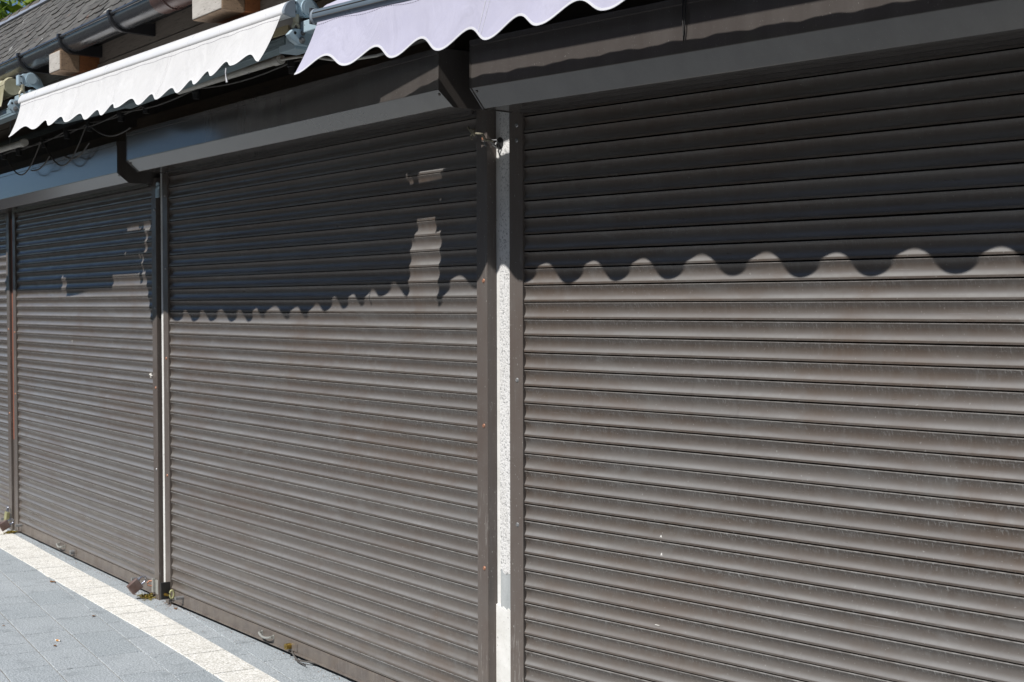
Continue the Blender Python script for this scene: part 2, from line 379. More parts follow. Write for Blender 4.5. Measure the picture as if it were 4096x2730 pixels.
def shutter(fr, label, g0, g1, zj, bx0, bx1, ztop, zl, zb, seed, rods=(), handle=None, lock=None, rivets=(), inset=.015, off=.215, ch=.150, gfirst=.07, g2=.07, box=True, gap=(.017, .950)):
    root = thing('roller_shutter', label, 'roller shutter', fr, ((g0 + g1) / 2, 0, GZ), 'brown roller shutters along the shop front')
    mb, zr = curtain(g0 + gfirst - inset, g1 - g2 + inset, zj, ztop, seed, *gap)
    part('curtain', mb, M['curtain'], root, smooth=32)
    # bottom rail
    a, b = g0 + gfirst - inset, g1 - g2 + inset
    part('bottom_rail', MB().prism_x([(.012, .0675), (-.0055, .0675), (-.0065, .062), (-.0065, .010), (-.012, .008), (-.012, .003), (.012, .003)], a, b), M['rail'], root)
    for s, (x0, x1) in enumerate(((g0, g0 + gfirst), (g1 - g2, g1))):
        gr = part('guide_rail', MB().box(x0, x1, -.012, .030, GZ, zb + .03), M['rail'], root, bevel=.0018)
        for (side, z, kind) in rivets:
            if side == s:
                xr = x1 - .030 if s == 0 else x0 + .046
                part('rivet', MB().cyl((xr, -.012, z), (xr, -.0155, z), .0085, 14, .006), M[kind], gr, base=root['_b'], smooth=40)
    if box:
        e = .004
        bo = part('shutter_box', MB().prism_x(box_prof(ztop, zl, zb, off, ch), bx0 + e, bx1 - e), M['boxm'], root, bevel=.0025)
        part('top_flange', MB().prism_x([(-off + .01, ztop + .0015), (-off - .004, ztop + .0015), (-off - .004, ztop - .020), (-off + .01, ztop - .020)], bx0 + .005, bx1 - .005), M['boxm'], bo, base=root['_b'], bevel=.001)
        for x0, x1 in ((bx0, bx0 + e), (bx1 - e, bx1)):
            cp = [(y - (.002 if y < 0 else 0), z + (.002 if z == ztop else -.003)) for (y, z) in box_prof(ztop, zl, zb, off, ch)]
            part('end_cap', MB().prism_x(cp, x0, x1), M['boxm'], bo, base=root['_b'])
        for x in (bx0 + .022, bx1 - .022):
            zs = zl - .014; ys = -off + (off - ch) * .014 / (zl - zb) - .0005
            part('screw', MB().cyl((x, ys, zs), (x, ys - .0022, zs - .0022), .0055, 12, .0045), M['rail'], bo, base=root['_b'], smooth=40)
        part('slot_lip', MB().box(g0 + .075, g1 - .075, -.030, -.022, zb - .012, zb - .0005), M['boxm'], bo, base=root['_b'])
    for x, z in rods:
        part('stop_rod', MB().cyl((x, -.006, z), (x, -.054, z + .001), .0105, 16, .0095), M['steel'], root, smooth=40)
    if handle:
        x0, x1, z = handle
        mb = MB()
        for x in (x0, x1): mb.box(x - .006, x + .006, -.010, -.0065, z - .010, z + .010); mb.box(x - .004, x + .004, -.026, -.010, z - .006, z + .006)
        pts = [(x0 + (x1 - x0) * t, -.026 - .006 * math.sin(math.pi * t), z - .010 * math.sin(math.pi * t)) for t in [i / 10 for i in range(11)]]
        mb.tube(pts, .0055, 8)
        part('pull_handle', mb, M['alloy'], root, smooth=40)
    if lock:
        x0, x1, z, mk = lock
        lp = part('lock_plate', MB().box(x0, x1, -.0090, -.0065, z - .021, z + .019), M['rail'], root, bevel=.001)
        part('lock_cylinder', MB().cyl((x0 + .028, -.009, z - .002), (x0 + .028, -.036, z - .002), .0145, 22), M[mk], lp, base=root['_b'], smooth=40)
        part('keyhole', MB().box(x0 + .0265, x0 + .0295, -.0368, -.0360, z - .008, z + .004), M['dark'], lp, base=root['_b'])
    return root

SH_MID = shutter(MID, 'middle brown roller shutter with a bright vertical strip of sun in its shadow', -3.055, .095, 2.3522, -3.050, .080, 2.585, 2.434, 2.377, 3, gap=(.007, .974),
        rods=((-2.819, .052), (-.22, .052)), handle=(-1.845, -1.722, .043), lock=(-1.572, -1.478, .036, 'brass'),
        rivets=((1, 1.734, 'copper'), (1, 1.186, 'copper'), (1, .645, 'copper'), (1, 2.27, 'copper'), (0, 1.35, 'copper'), (0, .70, 'copper'), (0, 2.25, 'steel'), (0, 1.85, 'steel')))
SH_RGT = shutter(RGT, 'largest, nearest brown roller shutter, right of the white rendered pillar', -.068, 2.72, 2.3336, -.058, 2.72, 2.592, 2.424, 2.355, 5, off=.215, ch=.152,
        rivets=((0, 2.305, 'steel'), (0, 2.249, 'steel'), (0, 1.365, 'steel'), (0, .828, 'steel')), rods=((.12, .052),), handle=(1.1, 1.22, .043), lock=(1.36, 1.45, .036, 'brass'))
SH_LFT = shutter(LFT, 'brown roller shutter left of the middle one, under the blue reflecting box', -2.812, .122, 2.3109, -6.2, .083, 2.550, 2.379, 2.327, 8, gap=(.005, .979),
        rods=((-.213, .054), (-2.66, .054)), handle=(-1.752, -1.632, .043), lock=(-1.462, -1.392, .036, 'steel'), off=.215, ch=.150,
        rivets=((1, 2.18, 'steel'), (1, 1.63, 'steel'), (1, 1.18, 'copper'), (1, .72, 'steel'), (0, 1.45, 'copper'), (0, 1.0, 'copper')))
SH_FAR = shutter(LFT, 'cut off brown roller shutter at the left edge, beyond the rust red post', -5.80, -2.904, 2.309, 0, 0, 2.550, 2.379, 2.327, 9, gap=(.005, .979), rods=((-3.05, .054),), box=False,
        rivets=((1, 1.47, 'copper'), (1, .85, 'copper')), g2=.076)

# paint splashes and a scrap of tape stuck on the curtains
def splash(root, pts, mat='paper'):
    for (x, z, w, h, k) in pts:
        n = 11; rr = random.Random(int(1000 * abs(x)))
        mb = MB(); mb.add([(x, -.0008, z)] + [(x + w * math.cos(6.283 * i / n) * rr.uniform(.7, 1.1) + k * math.sin(6.283 * i / n), -.0016, z + h * math.sin(6.283 * i / n) * rr.uniform(.8, 1.1)) for i in range(n)], [(0, i + 1, (i + 1) % n + 1) for i in range(n)])
        part('paint_splash', mb, M[mat], root)
splash(SH_RGT, [(.656, .857, .0048, .011, .001), (.657, .797, .0050, .0105, .003), (.640, .560, .014, .0016, 0)])
splash(SH_LFT, [(-1.452, 1.412, .0055, .009, 0)])
part('tape_scrap', MB().tube([(.028, -.012, 1.256), (.040, -.024, 1.254), (.050, -.016, 1.246), (.046, -.022, 1.238)], .006, 5), M['paper'], SH_LFT)

# ------------------------------------------------------------------ the kiosk building
KB = thing('kiosk_building', 'low kiosk building with dark tiled roof, gutter and white rendered pillar', 'building', MID, (0, .30, GZ))
def wpart(name, mb, mat, fr=MID, parent=None, **kw):       # geometry given in a frame, stored under the kiosk
    mb.v = [tuple(fr.w(v)) for v in mb.v]
    return part(name, mb, M[mat] if isinstance(mat, str) else mat, parent or KB, base=KB['_b'], **kw)
wpart('wall', MB().box(-3.14, .078, .034, .30, GZ, 2.83), 'wall')
wpart('wall', MB().box(.155, 2.9, .034, .30, GZ, 2.83), 'wall', RGT)
wpart('wall', MB().box(-7.5, .15, .045, .33, GZ, 2.83), 'wall', LFT)
wpart('wall', MB().box(-.05, .50, .235, .34, GZ, 2.86), 'wall')
# white rendered pillar between the middle and the right shutter
def ragged(x0, x1, z0, z1, y0, y1, lo, hi, seed):
    rr = random.Random(seed); n = 16; mb = MB()
    bot = [(x0 + (x1 - x0) * i / n, z0 + rr.uniform(-lo, lo) + lo * 1.2 * math.sin(i * .7 + seed)) for i in range(n + 1)]
    top = [(x0 + (x1 - x0) * i / n, z1 + rr.uniform(-hi, hi) - hi * 1.6 * i / n) for i in range(n + 1)]
    for k in range(n):
        q = [bot[k], bot[k + 1], top[k + 1], top[k]]
        mb.add([(x, y, z) for y in (y0, y1) for x, z in q], [(0, 1, 2, 3), (4, 7, 6, 5), (0, 4, 5, 1), (2, 6, 7, 3)])
    return mb
pil = wpart('pillar', ragged(.119, .232, .636, 2.40, .028, .22, .006, 0, 1), 'render')
wpart('pillar_reveal', MB().box(.080, .1185, .0325, .22, .470, 2.40), 'plaster', parent=pil)
wpart('pillar_mortar', MB().box(.1195, .2315, .0295, .20, .46, .66), 'grout', parent=pil)
wpart('pillar_base', ragged(.092, .232, GZ, .505, .0255, .22, 0, .007, 3), 'plaster', parent=pil)
wpart('wall_hole', MB().cyl((.124, .0278, 2.249), (.124, .026, 2.249), .0225, 22), 'dark', parent=pil, smooth=40)
wpart('pillar', MB().box(.160, .205, .002, .09, .06, 2.40), 'plaster', LFT)
wpart('pillar', MB().box(-2.899, -2.817, .004, .09, .66, 2.28), 'rustred', LFT, label='rust red steel post between two shutters')
wpart('pillar', MB().box(-2.899, -2.817, .004, .09, GZ, .6595), 'rail', LFT, label='dark foot of the rust red post')
wpart('pillar', MB().box(2.735, 3.1, .01, .25, GZ, 2.6), 'plaster', RGT)
# soffit and fascia
def planks(fr, x0, x1, ya, yb, z, n, mat):
    mb = MB(); w = (yb - ya) / n
    for i in range(n):
        mb.box(x0, x1, ya + i * w + .002, ya + (i + 1) * w - .002, z - .004 * (i % 2), z + .02)
    return wpart('soffit', mb, mat, fr, bevel=.0015)
planks(MID, -8.2, -.02, -.485, .034, 2.845, 5, 'soffit')
planks(RGT, -.20, 2.9, -.40, .034, 2.845, 4, 'soffit')
wpart('fascia', MB().box(-8.2, -.30, -.502, -.482, 2.880, 3.02), 'fascia', bevel=.002)
wpart('fascia', MB().box(-8.2, -.28, -.512, -.488, 2.822, 2.872), 'fascia', bevel=.002)
wpart('fascia', MB().box(-.36, 2.9, -.412, -.392, 2.880, 3.02), 'fascia', RGT, bevel=.002)
# dark wall plate seen between soffit and boxes
wpart('wall_batten', MB().box(-3.30, -.05, -.06, .030, 2.62, 2.70), 'soffit', bevel=.003)
wpart('wall_batten', MB().box(-6.0, -.05, -.050, .03, 2.585, 2.66), 'soffit', LFT, bevel=.003)

# gutter
def gutter_mesh(x0, x1, yc, zc, r):
    prof = []
    for i in range(17):
        a = math.pi + math.pi * i / 16; prof.append((yc + r * math.cos(a), zc + r * math.sin(a)))
    inner = [(yc + (r - .003) * math.cos(math.pi + math.pi * i / 16), zc + (r - .003) * math.sin(math.pi + math.pi * i / 16)) for i in range(17)][::-1]
    return MB().prism_x(prof + inner, x0, x1)
GY, GZC, GR = -.645, 2.984, .065
gut = wpart('gutter', gutter_mesh(-8.2, -1.078, GY, GZC, GR), 'gutter', smooth=40)
wpart('gutter_bead', MB().tube([(-8.2, GY - GR - .001, GZC + .003), (-1.078, GY - GR - .001, GZC + .003)], .0085, 10), 'gutter', parent=gut, smooth=60)
wpart('gutter_sleeve', gutter_mesh(-1.46, -1.082, GY, GZC, GR + .004), 'gutbrown', parent=gut, smooth=40)
wpart('gutter_sleeve', gutter_mesh(-1.34, -1.325, GY, GZC, GR + .008), 'gutbrown', parent=gut, smooth=40)
GC_R = Frame(-.41, -.612, 7.97)
GZC = 3.000
gut2 = wpart('gutter', gutter_mesh(0, 3.4, 0, GZC, GR), 'gutter', GC_R, smooth=40)
wpart('gutter_bead', MB().tube([(0, -GR - .001, GZC + .003), (3.4, -GR - .001, GZC + .003)], .0085, 10), 'gutter', GC_R, parent=gut2, smooth=60)
def bracket(x, fr=MID, yc=GY, g=None):
    GZC = 2.984 if fr is MID else 3.000
    mb = MB(); r0, r1, w = GR + .002, GR + .013, .013
    n = 14
    ring = []
    for i in range(n + 1):
        a = math.pi + (math.pi * .5 + .15) * i / n
        ring.append((yc + r1 * math.cos(a), GZC + r1 * math.sin(a)))
    back = [(-.490 if fr is MID else yc + .12, GZC - r1 - .002), (-.490 if fr is MID else yc + .12, GZC - .02)]
    inn = []
    for i in range(n + 1):
        a = math.pi + math.pi * .82 * i / n
        inn.append((yc + r0 * math.cos(a), GZC + r0 * math.sin(a)))
    mb.prism_x(ring + back + inn[::-1], x - w, x + w)
    mb.box(x - w, x + w, yc - r1 - .004, yc - r0 + .002, GZC - .004, GZC + .016)
    wpart('gutter_bracket', mb, 'gutdark', fr, parent=g or gut, smooth=35)
for x in (-1.923, -2.627, -3.294, -4.0, -4.7, -5.4, -6.1, -6.8, -7.5): bracket(x)

# tiled roof, steep front slope
def roof(fr, x0, x1, ye, ze, L=.615, pitch=50, seed=1):
    rnd = random.Random(seed); mb = MB(); tone = []
    cp, sp = math.cos(R(pitch)), math.sin(R(pitch))
    rows = 9; ex = L / rows; tw = .117
    for r_ in range(rows):
        s0 = r_ * ex - .012; s1 = (r_ + 1) * ex + .02
        x = x0 - (tw / 2 if r_ % 2 else 0)
        while x < x1:
            t = rnd.random(); g = .0035; lift = .0075 + rnd.uniform(-.003, .003)
            b0 = s0 + rnd.uniform(-.004, .004); h1 = rnd.uniform(-.002, .002)
            n0 = len(mb.v)
            pts = []
            for (xx, ss, hh) in ((x + g + .016, b0 + .000, lift), (x + tw - g - .016, b0 + .000, lift), (x + tw - g, b0 + .018, lift), (x + tw - g, s1, .003 + h1), (x + g, s1, .003 + h1), (x + g, b0 + .018, lift),):
                pts.append((xx, ss, hh))
            for dn in (0, -.012):
                for (xx, ss, hh) in pts:
                    h = hh + dn
                    mb.v.append((xx, ye + ss * cp - h * sp, ze + ss * sp + h * cp)); tone.append(t)
            mb.f.append(tuple(n0 + i for i in range(6)))
            for i in range(6): mb.f.append((n0 + i, n0 + 6 + i, n0 + 6 + (i + 1) % 6, n0 + (i + 1) % 6))
            x += tw
    mb.att = {'tone': tone}
    o = wpart('roof', mb, 'tile', fr)
    wpart('roof_deck', MB().prism_x([(ye - .01, ze - .03), (ye + L * cp, ze + L * sp - .012), (ye + L * cp + .9, ze - .03)], x0, x1), 'dark', fr, parent=o)
    yr, zr = ye + L * cp, ze + L * sp
    wpart('ridge_flashing', MB().prism_x([(yr - .040, zr - .018), (yr - .010, zr + .020), (yr + .004, zr + .010), (yr - .020, zr - .030)], x0, x1), 'lead', fr, parent=o)
    rb = MB(); x = x0
    while x < x1:
        l = .22; n = 10
        a = [(yr + .045 + .060 * math.cos(math.pi * i / n), zr - .004 + .060 * math.sin(math.pi * i / n) + rnd.uniform(-.002, .002)) for i in range(n + 1)]
        b = [(yr + .045 + .068 * math.cos(math.pi * i / n), zr - .006 + .066 * math.sin(math.pi * i / n) + rnd.uniform(-.003, .003)) for i in range(n + 1)]
        rb.add([(x, *p) for p in a] + [(x + l, *p) for p in b], [(i, i + 1, n + 2 + i, n + 1 + i) for i in range(n)] + [tuple(range(n + 1)), tuple(range(n + 1, 2 * n + 2))])
        x += l - .01
    wpart('ridge_cap', rb, 'ridge', fr, parent=o, smooth=40)
    return o
roof(MID, -8.2, -.36, -.694, 3.000, seed=4)
roof(GC_R, .06, 3.4, -.053, 3.012, seed=6)

# beams carrying the eaves and awnings
def beam(x0, x1, z0, z1, tip, seed):
    mbt = MB().box(x0, x1, tip, tip + .10, z0, z1)
    b = wpart('beam', mbt, 'endg', bevel=.006)
    wpart('beam_face', MB().box(x0 + .004, x1 - .004, tip - .0025, tip + .03, z0 + .005, z1 - .005), 'beamg', parent=b, bevel=.003)
    wpart('beam_tail', MB().box(x0 + .003, x1 - .003, tip + .1005, .03, z0 + .003, z1 - .003), 'beamb', parent=b, bevel=.004)
beam(-1.070, -.780, 2.817, 2.950, -.680, 1)
beam(-2.822, -2.655, 2.826, 2.930, -.705, 2)

# ------------------------------------------------------------------ awnings
def lerp(a, b, t): return a + (b - a) * t
def scallop(mins, amp):
    def f(u):
        if u <= mins[0][0]: return mins[0][1]
        for (a, za), (b, zb) in zip(mins[:-1], mins[1:]):
            if u <= b:
                t = (u - a) / (b - a)
                return lerp(za, zb, t) + amp * (.5 - .5 * math.cos(2 * math.pi * t)) ** 1.1
        return mins[-1][1]
    def ph(u):
        for (a, za), (b, zb) in zip(mins[:-1], mins[1:]):
            if u <= b: return math.cos(2 * math.pi * max(0, u - a) / (b - a))
        return 1.0
    f.phase = ph
    return f
def valance(root, mat, hem, u0t, u1t, ytop, ztop, mins, amp, flare, wave, nu=240, nv=14, seams=(.30, .66)):
    zf = scallop(mins, amp); ub0, ub1 = mins[0][0], mins[-1][0]
    def pt(s, t):
        ut, ub = lerp(u0t, u1t, s), lerp(ub0, ub1, s)
        zb = zf(ub)
        cu = .75 * t + .25 * t * t
        w = -wave * (zf.phase(ub) - .6) * t ** 1.7 + .003 * math.sin(ub * 11 + 3 * t) * t
        return (lerp(ut, ub, t), ytop - flare(ub) * cu + w, lerp(ztop, zb, t))
    part('valance', MB().grid(pt, nu, nv), mat, root, smooth=80)
    pts = [pt(i / nu, 1.0) for i in range(nu + 1)]
    mb = MB()
    for a_ in range(1):
        vs = []; fs = []
        for i, p in enumerate(pts):
            q = pt(i / nu, .955); d = (Vector(p) - Vector(q)).normalized()
            up = Vector(p) - d * .007
            vs += [(p[0], p[1] - .0015, p[2] - .001), (up[0], up[1] - .0015, up[2]), (up[0], up[1] + .0015, up[2]), (p[0], p[1] + .0015, p[2] - .001)]
        for i in range(nu):
            for k in range(4): fs.append((i * 4 + k, (i + 1) * 4 + k, (i + 1) * 4 + (k + 1) % 4, i * 4 + (k + 1) % 4))
        mb.add(vs, fs)
    part('hem', mb, hem, root, smooth=60)
    for sv in seams:
        sm = MB(); sm.tube([(q[0], q[1] - .0008, q[2]) for q in [pt(sv, .02 + .95 * j / 10) for j in range(11)]], .0011, 4)
        sm.tube([(q[0], q[1] - .0008, q[2]) for q in [pt(sv + .006, .02 + .95 * j / 10) for j in range(11)]], .0007, 4)
        part('seam', sm, hem, root)
    # stitched line under the bar
    st = MB(); n = nu
    tl = .16 if ztop < 2.70 else .10
    for i in range(0, n):
        p, q = pt(i / n, tl), pt((i + .62) / n, tl)
        st.tube([(p[0], p[1] - .0012, p[2]), (q[0], q[1] - .0012, q[2])], .0007, 4)
    part('stitching', st, M['stitch'], root)

def disc_x(mb, x0, x1, y, z, r, seg=28): return mb.cyl((x0, y, z), (x1, y, z), r, seg)

def end_bracket(root, x, dy, dz, eye=True):
    """cast end bracket of an awning: square block, round gear housing, curved back arm and crank eye. dy,dz = centre of the housing"""
    b = MB()
    b.box(x - .045, x + .000, dy - .073, dy - .048, dz - .032, dz + .020)
    br = part('end_bracket', b, M['bracket'], root, bevel=.003)
    h = MB()
    prof = []
    for i in range(19):
        a = math.pi * .55 + math.pi * 1.0 * i / 18
        prof.append((dy + .038 * math.cos(a), dz + .038 * math.sin(a)))
    prof2 = [(dy - .05, dz - .036)] if False else []
    # comma shaped plate: front block side, round top, tail curving down to the back
    tail = [(dy - .052, dz + .020), (dy - .046, dz + .028), (dy - .030, dz + .030), (dy - .012, dz + .038), (dy + .010, dz + .038), (dy + .030, dz + .026), (dy + .050, dz + .002),
            (dy + .064, dz - .030), (dy + .070, dz - .055), (dy + .034, dz - .060), (dy + .026, dz - .044), (dy + .010, dz - .034), (dy - .012, dz - .036), (dy - .030, dz - .032), (dy - .052, dz - .036)]
    h.prism_x(tail, x - .030, x - .004)
    part('gear_housing', h, M['bracket'], br, base=root['_b'], bevel=.003, smooth=40)
    part('housing_ring', disc_x(disc_x(MB(), x - .006, x + .004, dy, dz, .033), x + .0045, x + .0055, dy, dz, .024), M['bracket'], br, base=root['_b'], smooth=40)
    for q in (.012, -.022): part('screw', disc_x(MB(), x - .001, x + .0008, dy - .058, dz + q, .0042, 12), M['dark'], br, base=root['_b'])
    if eye:
        e = MB(); y, z = dy - .050, dz - .034
        e.tube([(x - .012, y, z + .004), (x - .012, y + .002, z - .026)], .0115, 14, True, [.0135, .0105])
        pts = [(x - .012, y + .0125 * math.sin(a) * (1.0 if math.cos(a) > 0 else 1.15), z - .054 - .026 * -math.cos(a) * -1 * 1.0) for a in [2 * math.pi * i / 24 for i in range(25)]]
        e.tube(pts, .0062, 8)
        part('crank_eye', e, M['cream'], br, base=root['_b'], smooth=60)

def shoulder(root, x, y0, y1, z0, z1, reach=.0):
    zc = (z0 + z1) / 2; h = z1 - z0; w = y1 - y0
    pl = [(y0, zc + h * .10), (y0 + w * .22, z1), (y1, z1 + h * .04), (y1, z0), (y0 + w * .42, z0), (y0 + w * .14, zc - h * .20)]
    s = part('arm_shoulder', MB().prism_x(pl, x - .028, x), M['bracket'], root, bevel=.003)
    bolt = MB()
    for (yy, zz, r) in ((y0 + w * .56, zc - h * .20, .0105), (y0 + w * .60, zc + h * .28, .008)):
        bolt.cyl((x, yy, zz), (x + .002, yy, zz), r * 1.25, 18); bolt.cyl((x + .002, yy, zz), (x + .009, yy, zz), r, 6); bolt.cyl((x + .009, yy, zz), (x + .012, yy, zz), r * .55, 12)
    part('bolt', bolt, M['steel'], s, base=root['_b'])
    part('hole', MB().cyl((x, y0 + w * .28, zc + h * .22), (x + .0006, y0 + w * .28, zc + h * .22), .006, 14), M['dark'], s, base=root['_b'])
    if reach:
        part('wall_bracket', MB().box(x - .012, x + reach, y1 - .045, y1 + .012, z0 + .044, z1 + .030), M['bracket'], root, bevel=.004)

def arm(root, x0, x1, ya, yb, z0, z1, slope=0.0):
    m1 = MB().prism_x([(yb, z0), (ya + .004, z0), (ya, z0 + .004), (ya, z0 + .014), (ya + .0025, z0 + .0155), (ya + .0025, z0 + .018), (ya, z0 + .0195), (ya, z1 - .012), (ya + .0025, z1 - .0105), (ya + .0025, z1 - .008), (ya, z1 - .0065), (ya, z1 - .003), (ya + .003, z1), (yb, z1)], x0, x1)
    m1.v = [(x, y, z + slope * (x - x1)) for x, y, z in m1.v]
    a = part('folded_arm', m1, M['arm'], root)
    part('arm_knuckle', MB().box(x1, x1 + .045, ya + .004, yb - .004, z0 + .004, z1 - .004), M['bracket'], a, base=root['_b'], bevel=.005)
    return a

# -- white awning above the middle shutter (its front bar is slightly skewed to the wall)
WF = Frame(-.300, -.655, 1.67)
WA = thing('awning', 'retracted awning with bright white bar and white scalloped valance', 'awning', WF, (-1.45, .12, 2.70), 'retracted awnings under the eaves')
part('front_bar', MB().prism_x([(.003, 2.7225), (.0, 2.727), (.0, 2.733), (.003, 2.745), (.009, 2.757), (.018, 2.767), (.030, 2.774), (.040, 2.775), (.042, 2.770), (.042, 2.716), (.036, 2.716), (.036, 2.7225)], -2.915, -.006), M['white'], WA, smooth=50)
for x0, x1 in ((-2.935, -2.9155), (-.0055, .012)):
    part('end_cap', MB().prism_x([(.0, 2.722), (-.002, 2.733), (.003, 2.748), (.010, 2.760), (.022, 2.771), (.036, 2.777), (.046, 2.776), (.048, 2.714), (.034, 2.714)], x0, x1), M['lcap'] if x0 > -1 else M['white'], WA, bevel=.002)
wm = [(-2.79, 2.524), (-2.418, 2.531), (-2.198, 2.526), (-1.979, 2.520), (-1.737, 2.507), (-1.531, 2.505), (-1.385, 2.522), (-1.128, 2.507), (-.938, 2.508), (-.743, 2.513), (-.582, 2.528), (-.424, 2.541), (-.258, 2.560), (-.044, 2.546)]
valance(WA, M['wcloth'], M['hemc'], -2.905, -.024, .005, 2.7235, wm, .035, lambda u: lerp(.100, .080, (u + 2.9) / 2.9), .009)
part('loose_thread', MB().tube([(-.36, -.055, 2.565), (-.358, -.058, 2.545), (-.356, -.056, 2.525), (-.350, -.056, 2.508)], .0028, 5, True, [.002, .002, .003, .0042]), M['hemw'], WA)
def ripple(x0, x1, pts, amp, per, nu):
    def fn(s, t):
        u = lerp(x0, x1, s); k = t * (len(pts) - 1); i = min(int(k), len(pts) - 2); f = k - i
        y, z = lerp(pts[i][0], pts[i + 1][0], f), lerp(pts[i][1], pts[i + 1][1], f)
        w = math.sin(math.pi * t) * amp * (math.sin(2 * math.pi * u / per + .8 * math.sin(u * 5)) + .5 * math.sin(2 * math.pi * u / (per * .43) + u))
        return (u, y, z + w)
    return MB().grid(fn, nu, 16)
part('canopy', ripple(-2.88, -.04, [(.030, 2.7752), (.055, 2.780), (.075, 2.783), (.095, 2.783), (.112, 2.779)], .0030, .19, 180), M['wcloth'], WA, smooth=70)
part('shade_bar', MB().box(-2.85, -.16, .205, .245, 2.688, 2.748), M['cable'], WA, bevel=.003)  # hidden bar added to block a light leak behind the roller
part('roller', MB().cyl((-2.88, .118, 2.742), (-.075, .118, 2.742), .036, 24), M['rollerg'], WA, smooth=50)
part('mounting_board', MB().box(-.46, -.135, .095, .104, 2.684, 2.732), M['pale'], WA, bevel=.001)
part('mounting_strap', MB().box(-.275, -.258, .089, .0945, 2.683, 2.732), M['dark'], WA)
end_bracket(WA, -.010, .116, 2.760)
shoulder(WA, -.010, .028, .129, 2.618, 2.676, .17)
part('shade_bar', MB().box(-.10, .17, .125, .165, 2.690, 2.730), M['cable'], WA, bevel=.003)  # added to shade the top of the lit strip
arm(WA, -1.80, -.185, .105, .156, 2.637, 2.681, .034)
arm(WA, -2.80, -1.90, .145, .196, 2.605, 2.649, -.01)
part('arm_joint', MB().box(-.165, -.04, .070, .150, 2.606, 2.634), M['bracket'], WA, bevel=.006)

# -- lilac awning above the right shutter
LA = thing('awning', 'retracted lilac awning with blue grey round bar and white piped scallops', 'awning', RGT, (1.0, -.45, 2.66), 'retracted awnings under the eaves')
bar = []
for i in range(28):
    a = 2 * math.pi * i / 28
    bar.append((-.580 + .024 * math.cos(a) * (1 if math.cos(a) > 0 else 1.0), 2.690 + .027 * math.sin(a)))
part('front_bar', MB().prism_x(bar, -.478, 2.62), M['lbar'], LA, smooth=40)
fl_ = MB()
for z in (2.700, 2.681): fl_.box(-.478, 2.62, -.6052, -.600, z - .0010, z + .0010)
part('bar_groove', fl_, M['cable'], LA)
cap = [(-.580 + .027 * math.cos(2 * math.pi * i / 28), 2.690 + .030 * math.sin(2 * math.pi * i / 28)) for i in range(28)]
for x0, x1 in ((-.492, -.4775), (2.62, 2.634)): part('end_cap', MB().prism_x(cap, x0, x1), M['lcap'], LA, bevel=.003, smooth=40)
part('cap_plate', MB().box(-.503, -.4925, -.600, -.545, 2.664, 2.722), M['gutter'], LA, bevel=.002)
lm = [(-.490, 2.472), (-.213, 2.474), (.030, 2.471), (.268, 2.464), (.492, 2.469), (.725, 2.480), (.990, 2.486), (1.25, 2.476), (1.50, 2.470), (1.77, 2.478), (2.03, 2.474), (2.30, 2.472), (2.58, 2.474)]
valance(LA, M['lcloth'], M['hemw'], -.458, 2.60, -.586, 2.690, lm, .054, lambda u: .052 + .030 * max(0, 1 - (u + .49) / .5), .013)
part('canopy', ripple(-.452, 2.60, [(-.582, 2.714), (-.560, 2.736), (-.530, 2.752), (-.500, 2.762), (-.478, 2.764), (-.466, 2.756), (-.462, 2.735)], .0052, .205, 260), M['lcloth'], LA, smooth=70)
part('roller', MB().cyl((-.44, -.462, 2.695), (2.60, -.462, 2.695), .030, 24), M['lcloth'], LA, smooth=50)
shoulder(LA, -.445, -.545, -.430, 2.640, 2.700)
part('arm_shoulder', MB().box(-.485, -.455, -.548, -.520, 2.640, 2.700), M['bracket'], LA, bevel=.004)
arm(LA, -.40, .95, -.50, -.45, 2.60, 2.645)
arm(LA, 1.05, 2.45, -.50, -.45, 2.60, 2.645)

part('hook', MB().tube([(-.455 + .010 * math.cos(a), -.572, 2.628 + .018 * math.sin(a)) for a in [R(100) + R(300) * i / 14 for i in range(15)]], .0042, 7).tube([(-.457, -.572, 2.646), (-.457, -.565, 2.668)], .005, 7), M['blackp'], LA, smooth=60)

# -- third awning, of which the photograph shows the right end
TF = Frame(-3.25, -.660, -1.535)
TA = thing('awning', 'awning end at the left edge, with stained cream roller and no valance', 'awning', TF, (-1.0, .12, 2.80), 'retracted awnings under the eaves')
part('roller', MB().cyl((-2.8, -.030, 2.852), (-.265, -.030, 2.852), .045, 24), M['rollerc'], TA, smooth=50)
part('canopy', ripple(-2.8, -.27, [(-.076, 2.862), (-.070, 2.884), (-.052, 2.901), (-.030, 2.905), (-.005, 2.898)], .004, .12, 120), M['rollerc'], TA, smooth=70)
part('strap_knot', MB().tube([(-.47, -.072, 2.888), (-.42, -.072, 2.888)], .020, 12), M['bracket'], TA, smooth=50)
part('front_bar', MB().prism_x([(-.120, 2.672), (-.127, 2.685), (-.123, 2.715), (-.105, 2.738), (-.085, 2.742), (-.081, 2.672)], -2.9, -1.52), M['white'], TA, smooth=50)
part('front_bar', MB().prism_x([(-.120, 2.672), (-.127, 2.685), (-.123, 2.715), (-.105, 2.738), (-.085, 2.742), (-.081, 2.672)], -1.42, -.50), M['white'], TA, smooth=50)
part('shadow_cloth', MB().grid(lambda a, t: (lerp(-1.42, -.62, a), -.118 - .004 * math.sin(9 * a), 2.685 - t * (.050 * (1 - a) ** 1.2 + .004)), 30, 6), M['rollerc'], TA, smooth=70)  # off-view strip added to slant the lower edge of the cast shadow
part('canopy_fold', ripple(-2.8, -.28, [(-.090, 2.742), (-.084, 2.77), (-.080, 2.80), (-.076, 2.83), (-.073, 2.862)], .003, .3, 100), M['rollerc'], TA, smooth=70)
end_bracket(TA, .000, .000, 2.859)
